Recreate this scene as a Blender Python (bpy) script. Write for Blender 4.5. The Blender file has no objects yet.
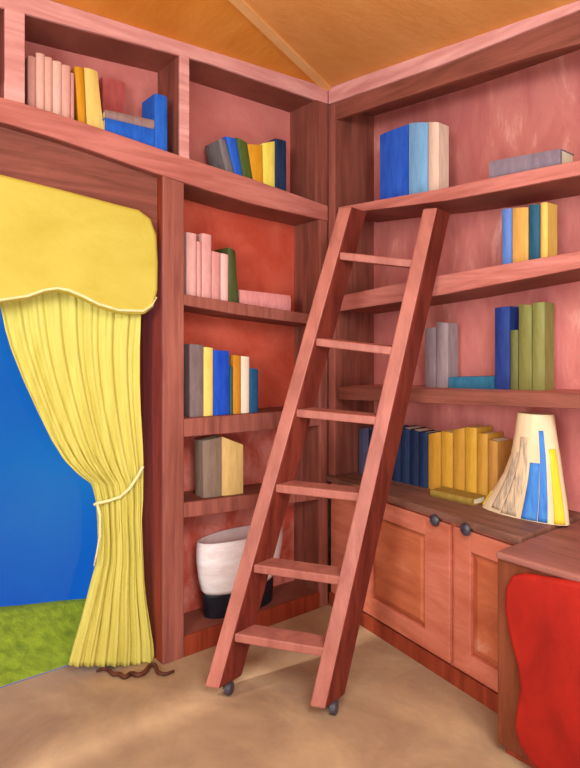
import bpy, bmesh, math, random
from mathutils import Vector, Matrix
random.seed(7)
SC = bpy.context.scene
COL = SC.collection

# ------------------------------------------------------------------ camera
FPX, CX, HY = 596.0, 290.0, 350.0            # focal length (px), centre column, horizon row
R = Vector((0.778, -0.629, 0)).normalized()  # camera right in the room's axes
F = Vector((0.629, 0.778, 0)).normalized()   # camera forward
EYE = 1.35
CAM = -(R * 0.201 + F * 3.155) + Vector((0, 0, EYE))
cd = bpy.data.cameras.new('camera'); cam = bpy.data.objects.new('camera', cd); COL.objects.link(cam)
cd.sensor_fit = 'VERTICAL'; cd.sensor_height = 36.0; cd.lens = FPX / 768 * 36.0
cd.shift_y = (HY - 384) / 768; cd.clip_start = 0.02
cam.matrix_world = Matrix((( R.x, 0, -F.x, CAM.x), (R.y, 0, -F.y, CAM.y), (0, 1, 0, CAM.z), (0, 0, 0, 1)))
SC.camera = cam

def rf(r, f, z=0.0):                          # right / forward distance from the viewer -> room point
    p = CAM + R * r + F * f; p.z = z; return p
def lin(c):
    c = c / 255.0
    return c / 12.92 if c <= 0.04045 else ((c + 0.055) / 1.055) ** 2.4
def rgb(r, g, b): return (lin(r), lin(g), lin(b), 1.0)

# ------------------------------------------------------------------ sky, lights, exposure
w = bpy.data.worlds.new('sky'); SC.world = w; w.use_nodes = True
nt = w.node_tree; bg = nt.nodes['Background']
tc = nt.nodes.new('ShaderNodeTexCoord'); nz = nt.nodes.new('ShaderNodeTexNoise'); rp = nt.nodes.new('ShaderNodeValToRGB')
nz.inputs['Scale'].default_value = 2.2; nz.inputs['Detail'].default_value = 3
nt.links.new(tc.outputs['Generated'], nz.inputs['Vector']); nt.links.new(nz.outputs['Fac'], rp.inputs['Fac'])
rp.color_ramp.elements[0].position = .35; rp.color_ramp.elements[0].color = rgb(12, 84, 184)
rp.color_ramp.elements[1].position = .65; rp.color_ramp.elements[1].color = rgb(36, 122, 190)
nt.links.new(rp.outputs['Color'], bg.inputs['Color']); bg.inputs['Strength'].default_value = 1.24

def area(name, loc, target, size, energy, color=(1, 1, 1)):
    l = bpy.data.lights.new(name, 'AREA'); l.shape = 'DISK'; l.size = size; l.energy = energy; l.color = color
    o = bpy.data.objects.new(name, l); COL.objects.link(o); o.location = loc
    o.rotation_euler = (Vector(target) - Vector(loc)).to_track_quat('-Z', 'Y').to_euler(); return o
area('key_light', rf(-1.6, -1.9, 1.78), rf(0.25, 2.9, 1.15), 1.2, 118, (0.9, 0.99, 1.0))
area('floor_fill_light', rf(0.6, 0.1, 2.2), rf(0.6, 1.2, 0.0), 1.2, 72, (0.9, 0.99, 1.0))  # added downward fill for the floor; no lamp hangs here
area('ceiling_fill_light', rf(0.1, 0.0, 0.95), rf(0.15, 1.3, 3.0), 1.8, 48, (0.92, 0.99, 1.0))  # added upward fill that brightens the ceiling, not real bounce
sl = bpy.data.lights.new('sun', 'SUN'); sl.energy = 2.75; sl.angle = 0.03; sl.color = (1, .96, .86)
so = bpy.data.objects.new('sun', sl); COL.objects.link(so)
so.rotation_euler = Vector((0.75, -0.12, -0.8)).to_track_quat('-Z', 'Y').to_euler()
SC.view_settings.view_transform = 'Standard'; SC.view_settings.look = 'None'
SC.view_settings.exposure = -0.22; SC.view_settings.gamma = 1.0; SC.view_settings.use_curve_mapping = False

# ------------------------------------------------------------------ projection helpers
def ray(px, py): return F + R * ((px - CX) / FPX) + Vector((0, 0, (HY - py) / FPX))
def onplane(px, py, p0, n):
    d = ray(px, py); return CAM + d * ((Vector(p0) - CAM).dot(n) / d.dot(n))
def PL(px, py, y=0.0): return onplane(px, py, (0, y, 0), Vector((0, 1, 0)))     # planes parallel to the left wall
def PR(px, py, x=0.0): return onplane(px, py, (x, 0, 0), Vector((1, 0, 0)))     # planes parallel to the right wall
def PZ(px, py, z=0.0): return onplane(px, py, (0, 0, z), Vector((0, 0, 1)))
def project(p):
    v = Vector(p) - CAM; f = v.dot(F)
    return CX + v.dot(R) / f * FPX, HY - v.z / f * FPX
YV, XV = Vector((0, 1, 0)), Vector((1, 0, 0))
def poly_at(pts, x):
    if x <= pts[0][0]: a, b = pts[0], pts[1]
    elif x >= pts[-1][0]: a, b = pts[-2], pts[-1]
    else:
        for a, b in zip(pts, pts[1:]):
            if a[0] <= x <= b[0]: break
    return a[1] + (b[1] - a[1]) * (x - a[0]) / (b[0] - a[0])

# ------------------------------------------------------------------ materials
MATS = {}
def paint(name, c1, c2, scale=(3, 3, 3), contrast=.16, c3=None, rough=.62, bump=.2, spec=.25):
    if name in MATS: return MATS[name]
    m = bpy.data.materials.new(name); m.use_nodes = True; MATS[name] = m
    t = m.node_tree; b = t.nodes['Principled BSDF']
    b.inputs['Roughness'].default_value = rough; b.inputs['Specular IOR Level'].default_value = spec
    co = t.nodes.new('ShaderNodeTexCoord'); mp = t.nodes.new('ShaderNodeMapping'); mp.inputs['Scale'].default_value = scale
    n = t.nodes.new('ShaderNodeTexNoise'); n.inputs['Scale'].default_value = 1.0; n.inputs['Detail'].default_value = 5; n.inputs['Roughness'].default_value = .6
    n.inputs['Distortion'].default_value = .5
    r = t.nodes.new('ShaderNodeValToRGB')
    r.color_ramp.elements[0].position = .5 - contrast; r.color_ramp.elements[0].color = rgb(*c1)
    r.color_ramp.elements[1].position = .5 + contrast; r.color_ramp.elements[1].color = rgb(*c2)
    if c3:
        e = r.color_ramp.elements.new(.5 + contrast + .1); e.color = rgb(*c3)
    t.links.new(co.outputs['Object'], mp.inputs['Vector']); t.links.new(mp.outputs['Vector'], n.inputs['Vector'])
    t.links.new(n.outputs['Fac'], r.inputs['Fac']); t.links.new(r.outputs['Color'], b.inputs['Base Color'])
    if bump:
        n2 = t.nodes.new('ShaderNodeTexNoise'); n2.inputs['Scale'].default_value = 9; n2.inputs['Detail'].default_value = 3
        t.links.new(mp.outputs['Vector'], n2.inputs['Vector'])
        bp = t.nodes.new('ShaderNodeBump'); bp.inputs['Strength'].default_value = bump; bp.inputs['Distance'].default_value = .01
        t.links.new(n2.outputs['Fac'], bp.inputs['Height']); t.links.new(bp.outputs['Normal'], b.inputs['Normal'])
    return m
def flat(r, g, b, v=14, scale=(40, 40, 9)):
    k = 'paint %d %d %d' % (r, g, b); cl = lambda x: max(0, min(255, x))
    return paint(k, (cl(r - v), cl(g - v), cl(b - v)), (cl(r + v), cl(g + v), cl(b + v)), scale, .25, bump=.1)

M_PINKTRIM = paint('pale pink trim', (200, 130, 124), (230, 168, 160), (2.5, 2.5, 22))
M_EDGE     = paint('dusty pink shelf edge', (168, 92, 80), (200, 122, 110), (2.5, 2.5, 26))
M_STILE    = paint('rose brown upright', (130, 70, 58), (168, 96, 82), (26, 26, 2))
M_BROWN    = paint('shaded carcass brown', (112, 58, 46), (150, 82, 68), (22, 22, 2.2))  # browner than the face frames, painting in shade on the inner sides
M_BROWNH   = paint('board brown with soffit shade', (116, 62, 48), (150, 84, 70), (2.2, 2.2, 24))  # brown boards; on the soffits the colour also paints in shade
M_DARKRED  = paint('dark red brown wood', (124, 44, 22), (160, 66, 40), (24, 24, 2))
M_BACKPINK = paint('salmon pink back', (200, 110, 102), (212, 128, 118), (5, 5, 5))
M_BACKROSE = paint('streaked rose back', (194, 106, 100), (210, 124, 114), (9, 9, 3), .1, c3=(232, 158, 144))
M_BACKRED  = paint('brick red back', (190, 72, 50), (206, 92, 70), (6, 6, 6))
M_BACKLOW  = paint('pink red back', (200, 84, 64), (226, 136, 122), (9, 9, 6), .12)
M_MAUVE    = paint('mauve back', (176, 82, 82), (192, 98, 96), (5, 5, 5))
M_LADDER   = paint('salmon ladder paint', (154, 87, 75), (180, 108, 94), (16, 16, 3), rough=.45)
M_LADDERS  = paint('shaded ladder side', (92, 30, 20), (128, 52, 38), (20, 20, 3))  # darker than the ladder paint: shade painted onto the rails' side faces
M_DOOR     = paint('terracotta door', (186, 96, 70), (210, 122, 98), (3, 3, 14))
M_DOORP    = paint('orange brown door panel', (176, 88, 56), (198, 108, 72), (3, 3, 9), .1, c3=(214, 140, 112))
M_COUNTER  = paint('grey brown counter', (104, 66, 52), (142, 94, 78), (26, 4, 10))
M_CABBROWN = paint('russet cabinet wood', (104, 46, 22), (132, 66, 40), (20, 20, 2.5))
M_CABTOP   = paint('rose brown cabinet top', (126, 74, 62), (156, 96, 84), (20, 4, 10))
M_RED      = paint('red upholstery', (138, 22, 14), (172, 32, 20), (4, 4, 3), rough=.5)
M_YEL      = paint('yellow cloth', (196, 180, 78), (222, 208, 108), (26, 26, 2.2), .25)
M_YELV     = paint('yellow valance cloth', (188, 166, 58), (210, 190, 84), (3, 3, 5), .25)
M_CREAM    = paint('cream piping', (226, 206, 140), (240, 226, 168), (10, 10, 10))
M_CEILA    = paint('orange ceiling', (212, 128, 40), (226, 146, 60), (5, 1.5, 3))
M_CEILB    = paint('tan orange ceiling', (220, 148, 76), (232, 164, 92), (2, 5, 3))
M_CEILT    = paint('pale orange strip', (230, 170, 104), (238, 182, 118), (5, 5, 5))
M_FLOOR    = paint('tan floor', (160, 126, 98), (184, 150, 116), (3.2, 2.6, 2.6), .12, c3=(194, 160, 120), rough=.7)
M_WALL     = paint('cream rose wall', (196, 150, 128), (208, 164, 142), (2, 2, 2))
M_WALLC    = paint('cool grey wall', (178, 186, 196), (192, 198, 206), (2, 2, 2))
M_GRASS    = paint('grass', (118, 132, 6), (172, 180, 30), (26, 9, 9), .2, bump=.5, rough=.85)
M_KNOB     = paint('dark metal', (46, 42, 50), (78, 72, 82), (60, 60, 60), rough=.35, spec=.5)
M_BLACK    = paint('black glaze', (18, 18, 28), (34, 34, 44), (20, 20, 20), rough=.4)
M_POT      = paint('pinkish white glaze', (232, 206, 204), (250, 240, 238), (8, 8, 22), rough=.4)
M_POTIN    = paint('pale mauve inside', (206, 164, 160), (222, 184, 180), (9, 9, 9))
M_SHADE    = paint('cream shade', (222, 186, 148), (238, 208, 168), (20, 20, 3))
M_HATCH    = paint('grey hatching', (160, 138, 122), (222, 190, 154), (70, 70, 10), .1)
M_SBLUE    = paint('stripe blue', (38, 104, 190), (80, 138, 204), (40, 40, 6))
M_SYEL     = paint('stripe yellow', (226, 184, 30), (240, 204, 60), (20, 20, 5))
M_PAGES    = paint('page block', (214, 196, 164), (230, 214, 184), (60, 60, 3))
M_CORD     = paint('dark brown cord', (74, 36, 24), (104, 56, 38), (30, 30, 30))

# ------------------------------------------------------------------ builders
def prism(bm, pts, vec, off=None):
    off = off or Vector((0, 0, 0))
    a = [bm.verts.new(Vector(p) + off) for p in pts]; b = [bm.verts.new(Vector(p) + off + vec) for p in pts]
    n = len(pts); bm.faces.new(a); bm.faces.new(b[::-1])
    for i in range(n): bm.faces.new((a[i], b[i], b[(i + 1) % n], a[(i + 1) % n]))
def box(bm, lo, hi):
    x0, y0, z0 = lo; x1, y1, z1 = hi
    prism(bm, [(x0, y0, z0), (x1, y0, z0), (x1, y1, z0), (x0, y1, z0)], Vector((0, 0, z1 - z0)))
def hexa(bm, p):                     # eight corners: bottom ring, top ring
    v = [bm.verts.new(q) for q in p]
    for f in ((0, 3, 2, 1), (4, 5, 6, 7), (0, 1, 5, 4), (1, 2, 6, 5), (2, 3, 7, 6), (3, 0, 4, 7)): bm.faces.new([v[i] for i in f])
def tube(bm, pts, r, seg=8):
    rings = []
    for i, p in enumerate(pts):
        p = Vector(p); t = (Vector(pts[min(i + 1, len(pts) - 1)]) - Vector(pts[max(i - 1, 0)])).normalized()
        a = t.orthogonal().normalized() if abs(t.z) > .9 else t.cross(Vector((0, 0, 1))).normalized(); b = t.cross(a)
        rr = r[i] if isinstance(r, (list, tuple)) else r
        rings.append([bm.verts.new(p + a * math.cos(k * math.tau / seg) * rr + b * math.sin(k * math.tau / seg) * rr) for k in range(seg)])
    for q, s in zip(rings, rings[1:]):
        for k in range(seg): bm.faces.new((q[k], q[(k + 1) % seg], s[(k + 1) % seg], s[k]))
    bm.faces.new(rings[0][::-1]); bm.faces.new(rings[-1])
def stack(bm, rows, seg=32, cap0=True, cap1=True):   # rows of (centre, half-axis A, half-axis B)
    rings = [[bm.verts.new(c + a * math.cos(k * math.tau / seg) + b * math.sin(k * math.tau / seg)) for k in range(seg)] for c, a, b in rows]
    for q, s in zip(rings, rings[1:]):
        for k in range(seg): bm.faces.new((q[k], q[(k + 1) % seg], s[(k + 1) % seg], s[k]))
    if cap0: bm.faces.new(rings[0][::-1])
    if cap1: bm.faces.new(rings[-1])
def mesh(name, bm, mats, parent=None, base=(0, 0, 0), bevel=0, smooth=False, segs=2):
    bmesh.ops.recalc_face_normals(bm, faces=bm.faces[:])
    base = Vector(base); bmesh.ops.translate(bm, verts=bm.verts[:], vec=-base)
    me = bpy.data.meshes.new(name); bm.to_mesh(me); bm.free()
    for m in (mats if isinstance(mats, (list, tuple)) else [mats]): me.materials.append(m)
    if smooth:
        for p in me.polygons: p.use_smooth = True
    o = bpy.data.objects.new(name, me); COL.objects.link(o)
    if parent: o.parent = parent
    else: o.location = base
    if bevel:
        b = o.modifiers.new('bevel', 'BEVEL'); b.width = bevel; b.segments = segs; b.limit_method = 'ANGLE'; b.angle_limit = math.radians(40)
    return o
def tag(o, label, cat, group=None):
    o['label'] = label; o['category'] = cat
    if group: o['group'] = group
    return o
def struct(name, bm, mats, **k):
    o = mesh(name, bm, mats, **k); o['kind'] = 'structure'; return o
class Thing:
    def __init__(s, name, base, label, cat, group=None):
        s.base = Vector(base); s.o = bpy.data.objects.new(name, None); s.o.empty_display_size = .05
        COL.objects.link(s.o); s.o.location = s.base; tag(s.o, label, cat, group)
    def part(s, name, bm, mats, parent=None, label=None, **k):
        o = mesh(name, bm, mats, parent or s.o, s.base, **k)
        if label: o['label'] = label
        return o
def B(): return bmesh.new()

# ------------------------------------------------------------------ room shell
X0, Y0, TOP = -5.8, -5.4, 3.3
DL, DR = .215, .30                                  # depth of the left and right shelving
bm = B(); box(bm, (X0, Y0, -.1), (DR + .1, .262, 0)); struct('floor', bm, M_FLOOR)
ZC = PL(328, 88).z
A_ = PL(50, 0); aL = (ZC - A_.z) / -A_.x
B_ = PR(580, 0); bR = (ZC - B_.z) / -B_.y
hp = PZ(238, 0, ZC); hx, hy = hp.x, hp.y
bL = -aL * hx / hy; aR = -bR * hy / hx
zl = lambda x, y: ZC + aL * x + bL * y
zr = lambda x, y: ZC + aR * x + bR * y
yh = hy / hx * X0
bm = B()
def face(pts, mi):
    f = bm.faces.new([bm.verts.new(p) for p in pts]); f.material_index = mi
C0 = (0, 0, ZC); Hh = (X0, yh, zl(X0, yh))
for dz in (0, .08):
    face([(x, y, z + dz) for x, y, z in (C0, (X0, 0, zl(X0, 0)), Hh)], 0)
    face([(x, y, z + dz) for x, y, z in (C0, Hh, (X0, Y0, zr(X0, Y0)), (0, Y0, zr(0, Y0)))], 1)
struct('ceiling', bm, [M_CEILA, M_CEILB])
bm = B()                                            # pale strip along the fold of the ceiling
d = Vector(Hh) - Vector(C0); sd = d.cross(Vector((0, 0, 1))).normalized() * .022
prism(bm, [Vector(C0) + sd, Vector(C0) - sd, Vector(Hh) - sd, Vector(Hh) + sd], Vector((0, 0, -.014)))
struct('trim_1', bm, M_CEILT)
WY = DL + .012                                      # room face of the left wall
XW = PL(163, 400).x + .02                           # window opening, right jamb
ZW = 2.2
bm = B(); box(bm, (XW, WY, 0), (DR + .1, WY + .06, TOP)); box(bm, (X0, WY, ZW), (XW, WY + .06, TOP)); struct('wall_left', bm, M_WALL)
bm = B(); box(bm, (DR + .012, Y0, 0), (DR + .08, WY, TOP)); struct('wall_right', bm, M_WALL)
bm = B(); box(bm, (X0 - .08, Y0, 0), (X0, WY + .06, TOP)); struct('wall_far_left', bm, M_WALLC)
bm = B(); box(bm, (X0, Y0 - .08, 0), (DR + .08, Y0, TOP)); struct('wall_behind', bm, M_WALLC)
# glazed opening: slim frame round one pane
glass = bpy.data.materials.new('window glass'); glass.use_nodes = True
t = glass.node_tree; t.nodes.remove(t.nodes['Principled BSDF'])
tr = t.nodes.new('ShaderNodeBsdfTransparent'); gl = t.nodes.new('ShaderNodeBsdfGlossy'); fr = t.nodes.new('ShaderNodeFresnel'); mx = t.nodes.new('ShaderNodeMixShader')
gl.inputs['Roughness'].default_value = .03; fr.inputs['IOR'].default_value = 1.25
t.links.new(fr.outputs[0], mx.inputs[0]); t.links.new(tr.outputs[0], mx.inputs[1]); t.links.new(gl.outputs[0], mx.inputs[2])
t.links.new(mx.outputs[0], t.nodes['Material Output'].inputs[0])
bm = B()
box(bm, (X0, WY, 0), (X0 + .06, WY + .05, ZW)); box(bm, (XW - .04, WY, 0), (XW, WY + .05, ZW))
box(bm, (X0 + .06, WY, ZW - .05), (XW - .04, WY + .05, ZW))
win = struct('window_1', bm, M_DARKRED)
bm = B(); box(bm, (X0 + .06, WY + .022, .001), (XW - .04, WY + .028, ZW - .05)); gp = mesh('pane', bm, glass, win)
# lawn outside, ending at the brow of a bank
bm = B()
e0, e1 = PZ(0, 606, -.03), PZ(92, 597, -.03); dd = (e1 - e0).normalized()
pts = [e0 - dd * 4, e0, e1, e1 + dd * 2.0]
nx = 60; rows = []
for j in range(9):
    row = []
    for i in range(nx + 1):
        q = pts[0].lerp(pts[3], i / nx); v = j / 8
        row.append(bm.verts.new((q.x, .258 + (q.y - .258) * v, -.002 - .028 * min(1, v * 3) + (random.uniform(-.006, .006) if j else 0))))
    rows.append(row)
low = [bm.verts.new((v.co.x, v.co.y + .25, -.6)) for v in rows[-1]]; rows.append(low)
for a, b in zip(rows, rows[1:]):
    for i in range(nx): bm.faces.new((a[i], a[i + 1], b[i + 1], b[i]))
lawn = mesh('lawn', bm, M_GRASS, smooth=True); lawn['kind'] = 'structure'

# ------------------------------------------------------------------ shelving along the left wall
def strip_pts(P, top, bot, x0=None, x1=None):
    x0 = top[0][0] if x0 is None else x0; x1 = top[-1][0] if x1 is None else x1
    xs = [x0 + (x1 - x0) * i / 10 for i in range(11)]
    return [P(x, poly_at(top, x)) for x in xs] + [P(x, poly_at(bot, x)) for x in xs[::-1]]
def edge_and_board(th, P, N, dep, top, bot, x0, x1, edge_mat, board_mat, edge_name='shelf_edge', board_name='shelf'):
    pts = strip_pts(P, top, bot, x0, x1)
    bm = B(); prism(bm, pts, N * .016); th.part(edge_name, bm, edge_mat, bevel=.003)
    bm = B(); prism(bm, pts, N * (dep - .0162), N * .0161); return th.part(board_name, bm, board_mat)
XL = -70                                             # how far left of the frame the run carries on
COR_T = [(-70, -36), (50, 0), (200, 47), (328, 88)]; COR_B = [(-70, -13), (28, 14), (100, 34), (200, 60), (328, 104)]
RAIL_T = [(-70, 78), (0, 97), (28, 104), (100, 128), (190, 159), (250, 178), (300, 196), (328, 206)]
RAIL_B = [(-70, 104), (0, 121), (60, 139), (130, 164), (185, 183), (250, 203), (328, 221)]
base = PL(-70, 104); base = Vector((base.x, 0, base.z))
oh = Thing('overhead_bookshelf', base, 'rose pink overhead bookshelf with open bays running above the yellow curtain', 'bookshelf')
edge_and_board(oh, PL, YV, DL, COR_T, COR_B, XL, 328, M_PINKTRIM, M_BROWNH, 'cornice', 'top_board')
edge_and_board(oh, PL, YV, DL, RAIL_T, RAIL_B, XL, 328, M_EDGE, M_BROWNH, 'shelf_edge', 'shelf')
def upright(th, P, N, dep, x0, x1, top, bot, fm, bmat, x0b=None, x1b=None, nf='stile', nb='divider'):
    x0b = x0 if x0b is None else x0b; x1b = x1 if x1b is None else x1b
    e = .5
    q = [P(x0, poly_at(top, x0) - e), P(x1, poly_at(top, x1) - e), P(x1b, poly_at(bot, x1b) + e), P(x0b, poly_at(bot, x0b) + e)]
    bm = B(); prism(bm, q, N * .016); th.part(nf, bm, fm, bevel=.003)
    bm = B(); prism(bm, q, N * (dep - .0162), N * .0161); th.part(nb, bm, bmat)
upright(oh, PL, YV, DL, 5, 25, COR_B, RAIL_T, M_PINKTRIM, M_BROWN)
upright(oh, PL, YV, DL, 180, 189.5, COR_B, RAIL_T, M_PINKTRIM, M_BROWN)
xin = PL(290, 160, DL).x; pin = project((xin, 0, 2.0))[0]
upright(oh, PL, YV, DL, pin, 328, COR_B, RAIL_T, M_BROWN, M_BROWN)
def back_L(th, xa, xb, za, zb, m, mx_=.0):
    bm = B(); box(bm, (xa, DL, za), (xb, DL + .01, zb)); th.part('back_panel', bm, m)
xs1, xs2 = PL(15, 60).x, PL(185, 110).x
zlo = PL(-70, 104).z + .0
back_L(oh, PL(-70, 60).x, xs1, 2.095, 2.62, M_MAUVE); back_L(oh, xs1 + .001, xs2, 2.095, 2.66, M_BACKPINK); back_L(oh, xs2 + .001, -.01, 2.095, 2.70, M_BACKPINK)
bm = B()                                             # header board between the rail and the valance
xj = PL(163, 400).x
q = [(PL(-70, 90).x, .05, 1.80), (xj - .002, .05, 1.80), (xj - .002, .05, PL(163, poly_at(RAIL_B, 163)).z + .02), (PL(-70, 90).x, .05, PL(-70, 100).z)]
prism(bm, q, YV * .02); struct('trim_2', bm, M_BROWNH)

# tall bookcase in the corner
bc = Thing('bookcase', (xj, 0, 0), 'tall narrow rose brown bookcase between the yellow curtain and the corner', 'bookcase')
xin2 = PL(294, 280, DL).x; pin2 = project((xin2, 0, 1))[0]
FLOOR_L = [(100, project((PL(100, 500).x, 0, 0))[1]), (327, project((PL(327, 500).x, 0, 0))[1])]
def upright_z(th, xa, xb, fm, bmat, nf='stile', nb='side_panel', topline=RAIL_B):
    zt = lambda x: PL(project((x, 0, 1))[0], poly_at(topline, project((x, 0, 1))[0])).z - .001
    q = [(xa, 0, 0), (xb, 0, 0), (xb, 0, zt(xb)), (xa, 0, zt(xa))]
    bm = B(); prism(bm, q, YV * .016); th.part(nf, bm, fm, bevel=.003)
    bm = B(); prism(bm, q, YV * (DL - .0162), YV * .0161); th.part(nb, bm, bmat)
xst = PL(184, 400).x
upright_z(bc, xj, xst, M_STILE, M_DARKRED)
upright_z(bc, xin2, -.0015, M_STILE, M_BROWN)
SHA_T, SHA_B = [(184, 294), (240, 303), (316, 315)], [(184, 305), (240, 315), (316, 325)]
SHB_T, SHB_B = [(184, 419), (316, 409)], [(184, 437), (316, 426)]
SHC_T, SHC_B = [(184, 503), (316, 487)], [(184, 518), (316, 500)]
SHD_T, SHD_B = [(184, 637), (316, 594)], FLOOR_L
for T_, B_b in ((SHA_T, SHA_B), (SHB_T, SHB_B), (SHC_T, SHC_B)):
    edge_and_board(bc, PL, YV, DL, T_, B_b, 184.2, pin2 - .2, M_STILE, M_BROWNH)
edge_and_board(bc, PL, YV, DL, SHD_T, SHD_B, 184.2, pin2 - .2, M_DARKRED, M_BROWNH, 'plinth', 'bottom_shelf')
def zof(line, px): return PL(px, poly_at(line, px)).z
zz = [0.0, zof(SHD_T, 250) - .06, zof(SHC_T, 250) - .02, zof(SHB_T, 250) - .02, zof(SHA_T, 250) - .02, 2.094]
for k, m in ((1, M_BACKLOW), (2, M_BACKLOW), (3, M_BACKRED), (4, M_BACKRED)):
    back_L(bc, xst - .004, xin2 + .004, zz[k] + .001, zz[k + 1], m)

# ------------------------------------------------------------------ shelving along the right wall
rb = Thing('wall_bookcase', (0, -.1, .7), 'wide rose pink wall bookcase on the right with three long shelves above the doors', 'bookcase')
XR = 690
CRT, CRB = [(328.3, 88), (440, 47), (580, 0), (690, -37)], [(328.3, 104), (440, 65), (580, 9), (690, -35 + 3)]
HDB = [(328.3, 121), (440, 84), (530, 55), (580, 42), (690, 15)]
R1T, R1B = [(328.3, 209), (378, 200), (450, 187), (489, 178), (580, 160), (690, 138)], [(328.3, 216), (378, 209), (450, 200), (580, 175), (690, 154)]
R2T, R2B = [(328.3, 298), (430, 277), (505, 264), (580, 251), (690, 232)], [(328.3, 313), (430, 297), (580, 268), (690, 247)]
R3T, R3B = [(328.3, 386), (420, 389), (580, 394), (690, 398)], [(328.3, 399), (420, 403), (580, 409), (690, 413)]
SZTOP = .679
CZ, CFX = .69, lambda y: -.013 + (y + .214) * .1432     # counter height; front line of the base cabinet
edge_and_board(rb, PR, XV, DR, CRT, CRB, 328.3, XR, M_PINKTRIM, M_BROWNH, 'cornice', 'top_board')
bm = B(); prism(bm, strip_pts(PR, [(a, b - 1) for a, b in CRB], HDB, 328.3, XR), XV * .02, XV * .012); rb.part('frieze', bm, M_BROWNH)
for T_, B_b in ((R1T, R1B), (R2T, R2B)): edge_and_board(rb, PR, XV, DR, T_, B_b, 338, XR, M_EDGE, M_BROWNH)
edge_and_board(rb, PR, XV, DR, R3T, R3B, 338, XR, M_BROWNH, M_EDGE)
yin = PR(374, 160, DR).y
zt = PR(334, 103).z
bm = B(); prism(bm, [(0, -.0015, CZ + .001), (0, yin, CZ + .001), (0, yin, zt), (0, -.0015, zt)], XV * .016); rb.part('stile', bm, M_STILE, bevel=.003)
bm = B(); prism(bm, [(.0161, -.0015, CZ + .001), (.0161, yin, CZ + .001), (.0161, yin, zt), (.0161, -.0015, zt)], XV * (DR - .0161)); rb.part('side_panel', bm, M_BROWN)
bm = B(); box(bm, (DR, PR(690, 300).y, CZ + .001), (DR + .01, -.004, 2.65)); rb.part('back_panel', bm, M_BACKROSE)

ye = PR(690, 300).y
bm = B(); box(bm, (.0, ye - .022, SZTOP), (DR + .01, ye - .001, PR(690, -36).z)); rb.part('side_panel', bm, M_STILE)
# base cabinet with counter
YE = PZ(497, 752).y + .002
cab = Thing('base_cabinet', (CFX(-.6), -.6, 0), 'low terracotta base cabinet with two panelled doors under the right shelves', 'cabinet')
def plan(bm, y0, y1, xo, xb, z0, z1):
    prism(bm, [(CFX(y0) + xo, y0, z0), (CFX(y1) + xo, y1, z0), (xb, y1, z0), (xb, y0, z0)], Vector((0, 0, z1 - z0)))
bm = B(); plan(bm, -.006, YE, .0, DR + .008, .07, CZ - .03); cab.part('body', bm, M_DOOR)
bm = B(); plan(bm, -.006, YE, -.012, DR + .008, 0, .07); cab.part('plinth', bm, M_DARKRED)
bm = B(); plan(bm, -.006, YE, -.035, DR + .008, CZ - .03, CZ); cab.part('countertop', bm, M_COUNTER, bevel=.006)
cn = Vector((-1, .1432, 0)).normalized(); cp = Vector((CFX(0), 0, 0)); cu = Vector((-.1432, -1, 0)).normalized()  # front normal, direction to the right
def PC(px, py): return onplane(px, py, cp, cn)
def door(px0, px1, in0, in1, knob, lab):
    s = lambda px: (PC(px, 500) - cp).dot(cu)
    a, b, i, j = s(px0), s(px1), s(in0), s(in1); b = min(b, -YE - .012); j = min(j, b - .045); z0, z1, zi, zj = .085, CZ - .045, .165, CZ - .125
    P = lambda u, z, o=0.0: cp + cu * u + Vector((0, 0, z)) + cn * o
    bm = B()
    for (u0, u1, w0, w1) in ((a, i, z0, z1), (j, b, z0, z1), (i, j, z0, zi), (i, j, zj, z1)):
        prism(bm, [P(u0, w0, .001), P(u1, w0, .001), P(u1, w1, .001), P(u0, w1, .001)], cn * .02)
    d_ = cab.part('door', bm, M_DOOR, bevel=.003)
    bm = B(); g = .03
    lo = [P(i, zi, .001), P(j, zi, .001), P(j, zj, .001), P(i, zj, .001)]
    hi = [P(i + .008, zi + .008, .004), P(j - .008, zi + .008, .004), P(j - .008, zj - .008, .004), P(i + .008, zj - .008, .004)]
    h2 = [P(i + g, zi + g, .014), P(j - g, zi + g, .014), P(j - g, zj - g, .014), P(i + g, zj - g, .014)]
    V = [[bm.verts.new(p) for p in q] for q in (lo, hi, h2)]
    for q, r_ in zip(V, V[1:]):
        for k in range(4): bm.faces.new((q[k], q[(k + 1) % 4], r_[(k + 1) % 4], r_[k]))
    bm.faces.new(V[2]); bm.faces.new(V[0][::-1])
    cab.part('door_panel', bm, M_DOORP, d_)
    c = PC(*knob) + cn * .021; a1, a2 = cu, Vector((0, 0, 1)); bm = B()
    stack(bm, [(c + cn * o, a1 * r_, a2 * r_) for o, r_ in ((0, .010), (.008, .009), (.011, .020), (.018, .025), (.026, .023), (.032, .013), (.034, .002))], 20)
    cab.part('knob', bm, M_KNOB, d_, label='dark round knob', smooth=True)
door(360, 453, 374, 428, (442, 519), 0)
door(457.5, 590, 474, 560, (473, 528), 0)

# cabinet with the red front, at the lower right corner
SX = PZ(497, 752).x; SY = PZ(497, 752).y; SZ = .677; SYE = SY - .75; SB = CFX(SY) - .07
sc_ = Thing('side_cabinet', (SX + .1, SY - .3, 0), 'russet wooden side cabinet with a rounded red padded front, in the lower right corner', 'cabinet')
bm = B(); box(bm, (SX, SYE, .03), (DR + .008, SY, SZ - .025)); sc_.part('body', bm, M_CABBROWN, bevel=.006)
bm = B(); box(bm, (SX - .012, SYE, SZ - .025), (DR - .001, SY, SZ)); sc_.part('top', bm, M_CABTOP, bevel=.008)
bm = B(); box(bm, (SX + .02, SYE, 0), (DR, SY - .02, .03)); sc_.part('plinth', bm, M_DARKRED)
out = [(512, 573), (506, 585), (505, 605), (508, 625), (513, 645), (518, 663), (520, 685), (517, 705), (515, 722), (519, 740), (530, 757), (546, 772), (640, 815), (655, 800), (655, 612), (640, 600), (610, 588), (580, 580), (545, 574), (525, 571)]
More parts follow.
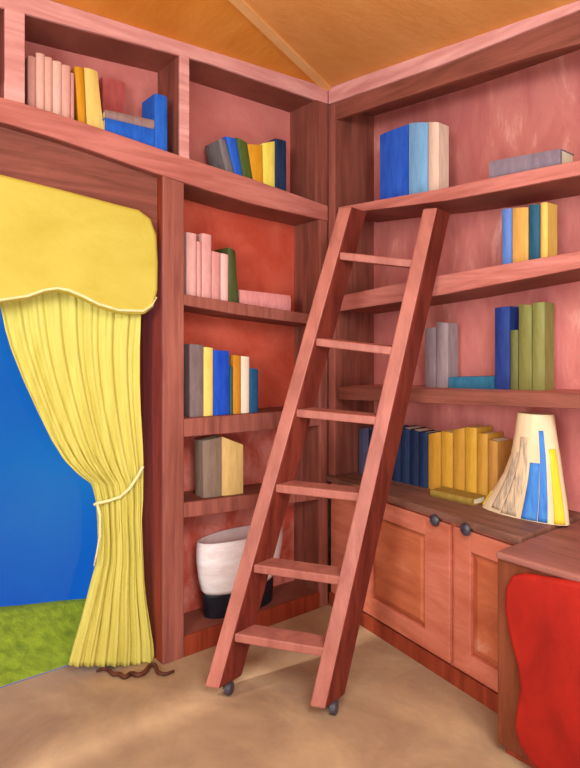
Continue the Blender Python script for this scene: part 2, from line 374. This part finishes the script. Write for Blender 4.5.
bm = B(); prism(bm, [PR(x + 3, y + 1, SX) for x, y in out], XV * -.028); 
sc_.part('padded_panel', bm, M_RED, bevel=.02, segs=4, label='red padded panel with a wavy left edge')

# ------------------------------------------------------------------ valance, curtain, cord
vt = [(-70, 150), (0, 173), (60, 188), (120, 204), (140, 209), (152, 218), (158, 235), (159.5, 262), (159, 290), (155, 307), (145, 315)]
vb = [(120, 313), (100, 307), (84, 299), (70, 293), (58, 291), (45, 293), (28, 299), (0, 303), (-70, 308)]
bv = PL(40, 300, .06)
vl = Thing('valance', (bv.x, .05, bv.z), 'wide yellow gathered valance with a wavy lower edge above the curtain', 'valance')
VY = -.012
bm = B(); prism(bm, [PL(x, y, VY) for x, y in vt + vb], YV * .055); vl.part('cloth', bm, M_YELV, bevel=.02, segs=4, smooth=False)
bm = B(); tube(bm, [PL(x - 1, y - 3, VY - .001) for x, y in [(157, 300), (153, 309), (144, 314)] + vb], .006, 8); vl.part('piping', bm, M_CREAM, smooth=True)
rowsC = [(285, -6, 141), (310, 0, 140), (330, 4, 139), (350, 10, 138), (380, 22, 138), (410, 36, 139), (440, 51, 141), (460, 64, 142), (474, 78, 142), (484, 91, 142), (500, 95, 142), (520, 97, 141), (540, 98, 142), (560, 97, 143), (580, 92, 144), (600, 87, 146), (625, 80, 150), (645, 74, 153), (660, 70, 154)]
CY = .155
cu_t = Thing('curtain', (PL(110, 600, CY).x, CY, 0), 'long yellow curtain tied back in the middle, reaching the floor by the window', 'curtain')
bm = B(); ns = 90; vr = []
ysmp = [285 + (660 - 285) * j / 70 for j in range(71)] + [665]
for py in ysmp:
    l = poly_at([(a, b) for a, b, c in rowsC], py); r = poly_at([(a, c) for a, b, c in rowsC], py); row = []
    wd = (r - l) / 140
    for i in range(ns + 1):
        s = i / ns; px = l + (r - l) * s
        amp = .005 + .009 * (1 - wd)
        ph = s * math.tau * 7.5 + 1.1 * math.sin(py * .013 + s * 3)
        yo = amp * math.sin(ph) + .005 * math.sin(ph * 2.3 + py * .02)
        p = PL(px, py, CY - .095 * s); p.y += yo - .008; p.x = min(p.x, xj - .006)
        p.z = max(p.z, .003)
        row.append(bm.verts.new(p))
    vr.append(row)
for a, b in zip(vr, vr[1:]):
    for i in range(ns): bm.faces.new((a[i], a[i + 1], b[i + 1], b[i]))
c_o = cu_t.part('cloth', bm, M_YEL, smooth=True)
sd_ = c_o.modifiers.new('thickness', 'SOLIDIFY'); sd_.thickness = .003
bm = B(); tube(bm, [PL(x, y, CY - .035 - .095 * (x - 94) / 49) for x, y in ((94, 505), (98, 503), (108, 501), (120, 497), (130, 488), (138, 476), (143, 466))], .007, 8); cu_t.part('tieback', bm, M_CREAM, smooth=True)
bm = B(); tube(bm, [PL(x, y, CY - .04) for x, y in ((97, 503), (100, 515), (100, 535), (97, 552), (94, 566))], [.006, .006, .005, .004, .003], 8); cu_t.part('tie_end', bm, M_CREAM, smooth=True)
def smooth_line(p, k=6):
    out = []
    for i in range(len(p) - 1):
        a, b, c, d = Vector(p[max(i - 1, 0)]), Vector(p[i]), Vector(p[i + 1]), Vector(p[min(i + 2, len(p) - 1)])
        for j in range(k):
            t = j / k; out.append(.5 * (2 * b + (c - a) * t + (2 * a - 5 * b + 4 * c - d) * t * t + (3 * b - a - 3 * c + d) * t ** 3))
    return out + [Vector(p[-1])]
cl_ = [(97, 671), (103, 669), (109, 670), (113, 674), (119, 674), (125, 677), (131, 673.5), (138, 675), (145, 672), (149, 666.5), (153, 664.5), (156, 667), (158, 672), (165, 674), (174, 671)]
cl_ = smooth_line([PZ(x, y, .0105) for x, y in cl_])
bm = B(); tube(bm, cl_, [.006 + .004 * math.sin(math.pi * i / (len(cl_) - 1)) for i in range(len(cl_))], 8)
cd_ = mesh('cord', bm, M_CORD, base=PZ(130, 670), smooth=True); tag(cd_, 'dark brown wavy cord lying on the floor at the foot of the curtain', 'cord')

# ------------------------------------------------------------------ books
def bilin(c, s, t): return (c[0] * (1 - s) + c[1] * s) * (1 - t) + (c[3] * (1 - s) + c[2] * s) * t
def book(c, N, dep, color, label, group, mats=None):
    """c = spine corners BL, BR, TR, TL; boards sit at s=0 and s=1; N points away from the viewer."""
    wid = ((c[1] - c[0]).length + (c[2] - c[3]).length) / 2; bt = min(.004, wid * .2) / wid; hgt = (c[3] - c[0]).length
    bl = min(.006, wid * .22)
    P = lambda s, t, d: bilin(c, s, t) + N * d
    b0 = (c[0] + c[1]) / 2 + N * dep / 2; b0.z = min(p.z for p in c)
    th = Thing('book', b0, label, 'book', group)
    m = flat(*color)
    bm = B(); n = 6; e = .006
    ring = [(s, -bl * (1 - (2 * s - 1) ** 2) + bl) for s in [i / n for i in range(n + 1)]]
    prof = ring + [(1, dep), (1 - bt, dep), (1 - bt, bl + .008), (bt, bl + .008), (bt, dep), (0, dep)]
    lo = [bm.verts.new(P(s, 0, d_)) for s, d_ in prof]; hi = [bm.verts.new(P(s, 1, d_)) for s, d_ in prof]
    k = len(prof)
    for i in range(k): bm.faces.new((lo[i], lo[(i + 1) % k], hi[(i + 1) % k], hi[i]))
    bm.faces.new(lo[::-1]); bm.faces.new(hi)
    th.part('cover', bm, m)
    t0, t1 = .003 / hgt, 1 - .004 / hgt; s0, s1 = bt * 1.02, 1 - bt * 1.02; d0, d1 = bl + .0082, dep - .004
    bm = B(); hexa(bm, [P(s0, t0, d0), P(s1, t0, d0), P(s1, t0, d1), P(s0, t0, d1), P(s0, t1, d0), P(s1, t1, d0), P(s1, t1, d1), P(s0, t1, d1)])
    th.part('pages', bm, M_PAGES)
    return th
EPS = .0008
def std(P, N, pl, shelf, xb0, xb1, yt0, yt1, color, label, group, xt0=None, xt1=None, dep=.13, lift=0.0005):
    """standing book: bottom px xb0..xb1 on a shelf line, top px xt0..xt1 at rows yt0, yt1"""
    xt0 = xb0 if xt0 is None else xt0; xt1 = xb1 if xt1 is None else xt1
    yb0, yb1 = poly_at(shelf, xb0), poly_at(shelf, xb1)
    c = [P(xb0, yb0, pl), P(xb1, yb1, pl), P(xt1, yt1, pl), P(xt0, yt0, pl)]
    for i in (0, 1): c[i].z = shelf_z(P, shelf, c[i]) + lift
    g = (c[1] - c[0]).normalized() * EPS; g.z = 0
    c[0] += g; c[3] += g; c[1] -= g; c[2] -= g
    return book(c, N, dep, color, label, group)
def shelf_z(P, shelf, p):
    if isinstance(shelf, float): return shelf
    q = Vector((p.x, 0, p.z)) if P is PL else Vector((0, p.y, p.z))
    px = project(q)[0]; return P(px, poly_at(shelf, px)).z
def flatbook(P, N, pl, shelf, x0, x1, h0, h1, color, label, group, dep=.13, lift=.0005):
    """lying book: h0, h1 = thickness in metres at its two ends"""
    yb = poly_at(shelf, x0) if not isinstance(shelf, float) else 480
    a, b = P(x0, yb, pl), P(x1, poly_at(shelf, x1) if not isinstance(shelf, float) else 480, pl)
    a.z = shelf_z(P, shelf, a) + lift; b.z = shelf_z(P, shelf, b) + lift
    a2, b2 = a + Vector((0, 0, h0)), b + Vector((0, 0, h1))
    return book([a2, a, b, b2], N, dep, color, label, group)

G = 'books in the first overhead bay'; y = .045
for (x0, x1, yt, c, l) in ((28, 36, 55, (206, 150, 138), 'pale pink book at the left end of the first overhead bay'),
                           (36, 45, 52, (222, 172, 156), 'tall whitish pink book, second from the post in the first overhead bay'),
                           (45, 53, 56, (214, 162, 146), 'pale rose book, third from the post in the first overhead bay'),
                           (53, 62, 60, (220, 176, 160), 'whitish rose book, fourth from the post in the first overhead bay'),
                           (62, 71, 64, (212, 158, 144), 'faded pink book, fifth from the post in the first overhead bay'),
                           (71, 74.6, 72, (200, 138, 128), 'short dusty pink book touching the ochre book overhead')):
    std(PL, YV, y, RAIL_T, x0, x1, yt, yt + 2, c, l, G)
std(PL, YV, y, RAIL_T, 79, 87, 66, 68, (206, 140, 20), 'ochre book leaning left beside the cream book in the overhead bay', G, 75, 84)
std(PL, YV, y, RAIL_T, 87.5, 105, 67, 71, (226, 192, 104), 'cream yellow book leaning left, before the blue books overhead', G, 84.5, 98)
std(PL, YV, .15, RAIL_T, 103, 126, 76, 83, (182, 84, 80), 'dusky rose book standing behind the lying grey book overhead', G, dep=.06)
flatbook(PL, YV, .02, RAIL_T, 106, 154.5, .06, .085, (24, 90, 190), 'blue book lying flat under a grey book overhead', G, dep=.125)
# lower book's top line carries the grey one
a0, a1 = PL(106, 100, .02), PL(154.5, 100, .02)
la = [shelf_z(PL, RAIL_T, a0) + .0005 + .06 + .0008, shelf_z(PL, RAIL_T, a1) + .0005 + .085 + .0008]
a0.z, a1.z = la; book([a0 + Vector((0, 0, .032)), a0, a1, a1 + Vector((0, 0, .038))], YV, .12, (146, 116, 112), 'grey book lying flat on top of a blue book overhead', G)
std(PL, YV, .02, RAIL_T, 155, 168, 93, 97, (30, 96, 196), 'blue book standing upright at the right end of the first overhead bay', G)

G = 'books in the second overhead bay'; y = .04
for (xb0, xb1, xt0, xt1, ya, yb_, c, l) in (
    (227, 236, 219, 226, 139, 139, (118, 108, 108), 'grey book at the left end of the second overhead bay'),
    (236, 244, 226, 237, 136, 139, (34, 92, 196), 'bright blue book leaning on the grey one in the second overhead bay'),
    (244, 254, 237, 248, 137, 143, (74, 92, 34), 'dark green book between the blue and ochre ones in the second overhead bay'),
    (254, 264, 248, 263, 144, 145, (214, 148, 28), 'ochre book beside the dark green one in the second overhead bay'),
    (264, 275.5, 263, 275.5, 143, 141, (238, 216, 92), 'bright yellow book beside the navy one in the second overhead bay'),
    (275.5, 287, 275.5, 287, 138, 141, (28, 46, 78), 'navy book at the right end of the second overhead bay')):
    std(PL, YV, y, RAIL_T, xb0, xb1, ya, yb_, c, l, G, xt0, xt1)

G = 'books on the top shelf of the corner bookcase'; y = .04
for (x0, x1, yt, c, l) in ((187, 197, 232, (224, 166, 158), 'tall pale pink book, first on the top shelf of the corner bookcase'),
                           (197.3, 202, 241, (212, 150, 142), 'thin pale pink book, second on the top shelf of the corner bookcase'),
                           (202.3, 212, 233, (218, 156, 150), 'tall rose pink book, third on the top shelf of the corner bookcase'),
                           (212.3, 221, 251, (210, 142, 136), 'short rose book, fourth on the top shelf of the corner bookcase'),
                           (221.3, 229, 253, (230, 180, 172), 'short whitish pink book touching the dark green book')):
    std(PL, YV, y, SHA_T, x0, x1, yt, yt + 2, c, l, G)
std(PL, YV, y, SHA_T, 229.5, 239.5, 247, 251, (70, 76, 34), 'dark green book standing on the top shelf of the corner bookcase', G, 228.5, 236)
flatbook(PL, YV, y, SHA_T, 240.5, 291, .07, .085, (220, 140, 136), 'thick pink book lying flat on the top shelf of the corner bookcase', G)

G = 'books on the second shelf of the corner bookcase'
for (x0, x1, yt, c, l) in ((190, 204, 344, (126, 104, 104), 'wide grey book at the left end of the second corner shelf'),
                           (204.3, 213.7, 347, (232, 206, 108), 'yellow book between the grey and blue ones on the second corner shelf'),
                           (214, 230, 350, (26, 74, 188), 'wide royal blue book on the second corner shelf'),
                           (230.3, 233.4, 366, (48, 84, 74), 'very thin dark green book pressed against the royal blue one'),
                           (233.6, 241.5, 355, (204, 132, 30), 'ochre book beside the cream white one on the second corner shelf'),
                           (241.8, 250, 356, (240, 214, 188), 'cream white book on the second corner shelf'),
                           (250.3, 259, 368, (26, 76, 116), 'short dark blue book at the right end of the second corner shelf')):
    std(PL, YV, .04, SHB_T, x0, x1, yt, yt + 1, c, l, G)
G = 'books on the third shelf of the corner bookcase'
std(PL, YV, .04, SHC_T, 204, 222, 441, 437, (138, 112, 96), 'thick grey brown book on the third corner shelf', G, 203, dep=.08)
std(PL, YV, .04, SHC_T, 222.5, 244, 437, 445, (214, 174, 108), 'thick khaki book beside the grey brown one on the third corner shelf', G, dep=.08)

G = 'books on the upper right shelf'
for (x0, x1, ya, yb_, c, l) in ((379, 407.5, 135, 124, (36, 84, 186), 'thick cobalt blue book on the upper right shelf'),
                                (408, 427, 123, 122, (118, 164, 204), 'light blue book between cobalt and cream ones on the upper right shelf'),
                                (427.5, 438, 122, 122, (222, 188, 168), 'cream book on the upper right shelf')):
    std(PR, XV, .06, R1T, x0, x1, ya, yb_, c, l, G, dep=.08)
flatbook(PR, XV, .02, R1T, 489, 560, .075, .064, (130, 112, 124), 'grey book lying flat alone on the upper right shelf', G, dep=.11)
G = 'books on the middle right shelf'
for (x0, x1, yt, c, l) in ((501, 511, 209, (88, 118, 184), 'slim periwinkle blue book on the middle right shelf'),
                           (511.5, 527.5, 208, (206, 150, 72), 'wide ochre book between two blue ones on the middle right shelf'),
                           (528, 539, 205, (30, 78, 104), 'dark teal book on the middle right shelf'),
                           (539.5, 547, 203, (220, 172, 82), 'golden book at the right end of the middle right shelf')):
    std(PR, XV, .05, R2T, x0, x1, yt, yt - 1, c, l, G, dep=.08)
G = 'books on the lower right shelf'; x = .15
ZR3 = lambda px: [(328.3, 0)]
for (x0, x1, ya, yb_, c, l) in ((424, 435, 329, 327, (136, 116, 122), 'short grey book at the left end of the lower right shelf'),
                                (435.5, 447.5, 322, 323, (146, 124, 126), 'taller grey book, second on the lower right shelf'),
                                (494, 509, 308, 306, (32, 52, 118), 'tall navy book on the lower right shelf'),
                                (509.5, 517.5, 330, 330, (102, 100, 52), 'short slim olive book beside the navy one'),
                                (518, 531, 304, 305, (122, 116, 58), 'tall olive green book beside the slim olive one'),
                                (531.5, 544, 303, 302, (130, 124, 66), 'tall olive green book at the right end of the lower right shelf')):
    std(PR, XV, x, R3T, x0, x1, ya, yb_, c, l, G, dep=.08)
flatbook(PR, XV, x - .01, R3T, 448.5, 493, .05, .055, (44, 104, 132), 'teal book lying flat on the lower right shelf', G, dep=.13)
G = 'books standing on the counter'; x = .155
for (x0, x1, ya, yb_, c, l) in ((358, 367.5, 429, 428, (74, 72, 100), 'slate blue book on the counter seen between the ladder rungs'),
                                (368, 379.5, 430, 429, (28, 40, 72), 'navy book on the counter right behind the right ladder rail'),
                                (380, 391, 430, 428, (30, 42, 76), 'navy book on the counter just emerging from behind the ladder'),
                                (391.5, 400, 427, 430, (22, 38, 70), 'navy book on the counter, second of those right of the ladder'),
                                (400.5, 409, 427, 430, (28, 46, 80), 'navy book on the counter, third of those right of the ladder'),
                                (409.5, 418, 429, 432, (24, 40, 74), 'navy book on the counter, next to the last navy one'),
                                (418.5, 427, 432, 433, (26, 44, 80), 'navy book on the counter touching the ochre row'),
                                (427.5, 440, 434, 432, (190, 132, 40), 'ochre book on the counter touching the navy books'),
                                (440.5, 452, 431, 433, (198, 142, 44), 'ochre book on the counter, second of the ochre row'),
                                (452.5, 464, 430, 428, (188, 132, 42), 'ochre book on the counter, third of the ochre row'),
                                (464.5, 476, 427, 428, (200, 146, 46), 'ochre book on the counter, fourth of the ochre row'),
                                (476.5, 487, 433, 434, (190, 134, 48), 'ochre book on the counter, fifth of the ochre row'),
                                (487.5, 497, 439, 442, (184, 126, 56), 'shortest ochre book on the counter, nearest the cream shade')):
    yb0 = 480
    c4 = [PR(x0, 480, x), PR(x1, 480, x), PR(x1, yb_, x), PR(x0, ya, x)]
    for i in (0, 1): c4[i].z = CZ + .0005
    g = (c4[1] - c4[0]).normalized() * EPS; g.z = 0
    c4[0] += g; c4[3] += g; c4[1] -= g; c4[2] -= g
    book(c4, XV, .125, c, l, G)
flatbook(PR, XV, .04, CZ, 430, 472, .03, .03, (148, 116, 48), 'olive brown slab standing in for the shadow before the ochre row on the counter', G, dep=.1)  # made-up slab whose olive colour paints the shadow below the ochre books

# ------------------------------------------------------------------ cream flared shade and the white pot
shx = .085
cr = [(413, 519, 553), (428, 516, 556), (444, 512, 560), (458, 505, 563), (470, 496, 566), (480, 488, 568), (487, 483, 569)]
rows = []
for py, l, r in cr:
    a, b = PR(l, py, shx), PR(r, py, shx); c = (a + b) / 2; c.z = PR(530, py, shx).z
    k = (b.y - a.y) / 2; rows.append([c, Vector((0, k, 0)), Vector((-min(.066, .04 + abs(k) * .2), 0, 0))])
zt_, zb_ = rows[0][0].z, rows[-1][0].z
for q in rows: q[0].z = CZ + .001 + (q[0].z - zb_) * (zt_ - CZ) / (zt_ - zb_)
sh = Thing('lamp_shade', (shx, rows[-1][0].y, CZ), 'cream flared lamp shade with blue and yellow stripes standing on the counter', 'lamp shade')
bm = B(); stack(bm, rows, 48); sh.part('shade', bm, M_SHADE, smooth=False)
def patch(a0, a1, t0, t1, off=.003, tops=None):
    bm = B(); n, m = 8, 10; g = []
    for j in range(m + 1):
        t = t0 + (t1 - t0) * j / m; f = t * (len(rows) - 1); i = min(int(f), len(rows) - 2); f -= i
        c = rows[i][0].lerp(rows[i + 1][0], f); A = rows[i][1].lerp(rows[i + 1][1], f); Bv = rows[i][2].lerp(rows[i + 1][2], f)
        line = []
        for q in range(n + 1):
            an = a0 + (a1 - a0) * q / n; v = A * math.cos(an) + Bv * math.sin(an); line.append(bm.verts.new(c + v + v.normalized() * off))
        g.append(line)
    for a, b in zip(g, g[1:]):
        for q in range(n): bm.faces.new((a[q], a[q + 1], b[q + 1], b[q]))
    return bm
D2 = math.radians
for nm, a0, a1, t0, t1, m in (('grey_stripe', 128, 112, .30, .93, M_HATCH), ('grey_stripe', 110, 88, .18, .97, M_HATCH), ('blue_stripe', 82, 62, .36, .985, M_SBLUE), ('blue_stripe', 61, 48, .12, .985, M_SBLUE),
                              ('yellow_stripe', 38, 16, .25, .985, M_SYEL), ('yellow_stripe', 168, 155, .72, .96, M_SYEL)):
    o = sh.part(nm, patch(D2(a0), D2(a1), t0, t1), m, smooth=True)
    k = o.modifiers.new('thickness', 'SOLIDIFY'); k.thickness = .002

pz = None; PYc = .108
def potrow(py, l, r, z=None, b=None):
    a, q = PL(l, py, PYc), PL(r, py, PYc); c = (a + q) / 2; c.z = PL((l + r) / 2, py, PYc - (b or .092) * .9).z if z is None else z
    return [c, Vector(((q.x - a.x) / 2, 0, 0)), Vector((0, b or .092, 0))]
bot = [potrow(592, 203, 272, b=.082), potrow(615, 205, 271, b=.08)]
zs = max(shelf_z(PL, SHD_T, Vector((PL(x_, 600, PYc).x, 0, 0.2))) for x_ in (205, 271))
zs0 = min(shelf_z(PL, SHD_T, Vector((PL(x_, 600, PYc).x, 0, 0.2))) for x_ in (205, 271))
bot[1][0].z = (zs + zs0) / 2 + .001
pot = Thing('flower_pot', bot[1][0], 'round pinkish white pot on a black base on the bottom shelf behind the ladder', 'pot')
bm = B(); stack(bm, [bot[1], bot[0]], 40); bm.verts.ensure_lookup_table()
for v in list(bm.verts)[:40]: v.co.z = shelf_z(PL, SHD_T, v.co) + .0008
pot.part('base', bm, M_BLACK, bevel=.006, label='black base')
prf = [potrow(592, 205, 270, b=.08), potrow(588, 202, 274, b=.085), potrow(575, 199, 278, b=.09), potrow(560, 197, 280.5, b=.094), (potrow(548, 197, 281, b=.094)), potrow(540, 198, 280, b=.092)]
prf[0][0].z += .0012
ins = [potrow(540, 201, 277, b=.086), potrow(556, 202, 276, b=.084), potrow(575, 206, 270, b=.078)]
bm = B(); stack(bm, prf + ins, 40)
pot_o = pot.part('bowl', bm, [M_POT, M_POTIN], smooth=True)
me = pot_o.data
for p in me.polygons:
    if p.index >= 40 * 6: p.material_index = 1

# ------------------------------------------------------------------ ladder
e1 = (R * .95 + F * -.31).normalized(); e2 = (R * .66 + F * .75).normalized()
RW, RD = .060, .125
LB, LT = rf(-.303, 2.299, .045), rf((345 - CX) / FPX * 2.64, 2.64, EYE + (HY - 207) / FPX * 2.64)
RB, RT = rf(.098, 2.172, .045), rf((430 - CX) / FPX * 2.52, 2.52, EYE + (HY - 208) / FPX * 2.52)
lad = Thing('ladder', ((LB + RB) / 2).to_2d().to_3d(), 'salmon pink wooden library ladder on casters leaning on the shelves in the corner', 'ladder')
def rail(b, t_):
    bm = B(); h1, h2 = e1 * RW / 2, e2 * RD
    a = [b - h1, b + h1, b + h1 + h2, b - h1 + h2]; c = [q - b + t_ for q in a]
    c = [q for q in c]; hexa(bm, a + c)
    bmesh.ops.recalc_face_normals(bm, faces=bm.faces[:])
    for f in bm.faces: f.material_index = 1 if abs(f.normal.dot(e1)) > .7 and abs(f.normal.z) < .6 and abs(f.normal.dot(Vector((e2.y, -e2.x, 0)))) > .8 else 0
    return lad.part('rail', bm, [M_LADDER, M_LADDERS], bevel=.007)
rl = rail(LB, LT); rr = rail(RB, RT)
def t_at(b, t_, py):
    lo, hi = 0.0, 1.0
    for _ in range(40):
        m_ = (lo + hi) / 2
        if project(b.lerp(t_, m_))[1] > py: lo = m_
        else: hi = m_
    return lo
for yl, yr in ((252, 259), (338, 347), (409, 417), (484, 494), (564, 578), (633, 650)):
    a = LB.lerp(LT, t_at(LB, LT, yl)) + e1 * RW / 2 * .9; b = RB.lerp(RT, t_at(RB, RT, yr)) - e1 * RW / 2 * .9
    th_ = Vector((0, 0, .034)); o1, o2 = e2 * .006, e2 * (RD - .01)
    bm = B(); hexa(bm, [a + o1 - th_, b + o1 - th_, b + o2 - th_, a + o2 - th_, a + o1, b + o1, b + o2, a + o2])
    lad.part('rung', bm, M_LADDER, bevel=.005)
for q, rlp in ((LB, rl), (RB, rr)):
    c = q + e1 * (RW / 2 - .004) + e2 * .06; c.z = .026
    ax = e1; a1_, a2_ = e1.cross(Vector((0, 0, 1))), Vector((0, 0, 1))
    bm = B(); stack(bm, [(c + ax * o, a1_ * r_, a2_ * r_) for o, r_ in ((-.012, .02), (-.010, .025), (.010, .025), (.014, .02), (.016, .008))], 24)
    w_ = lad.part('caster', bm, M_KNOB, label='dark round caster', smooth=False)
    bm = B(); cc = c - ax * .016; prism(bm, [cc + a1_ * .009 + a2_ * .03, cc - a1_ * .009 + a2_ * .03, cc - a1_ * .009 - a2_ * .004, cc + a1_ * .009 - a2_ * .004], ax * -.008)
    lad.part('axle_plate', bm, M_KNOB, w_)
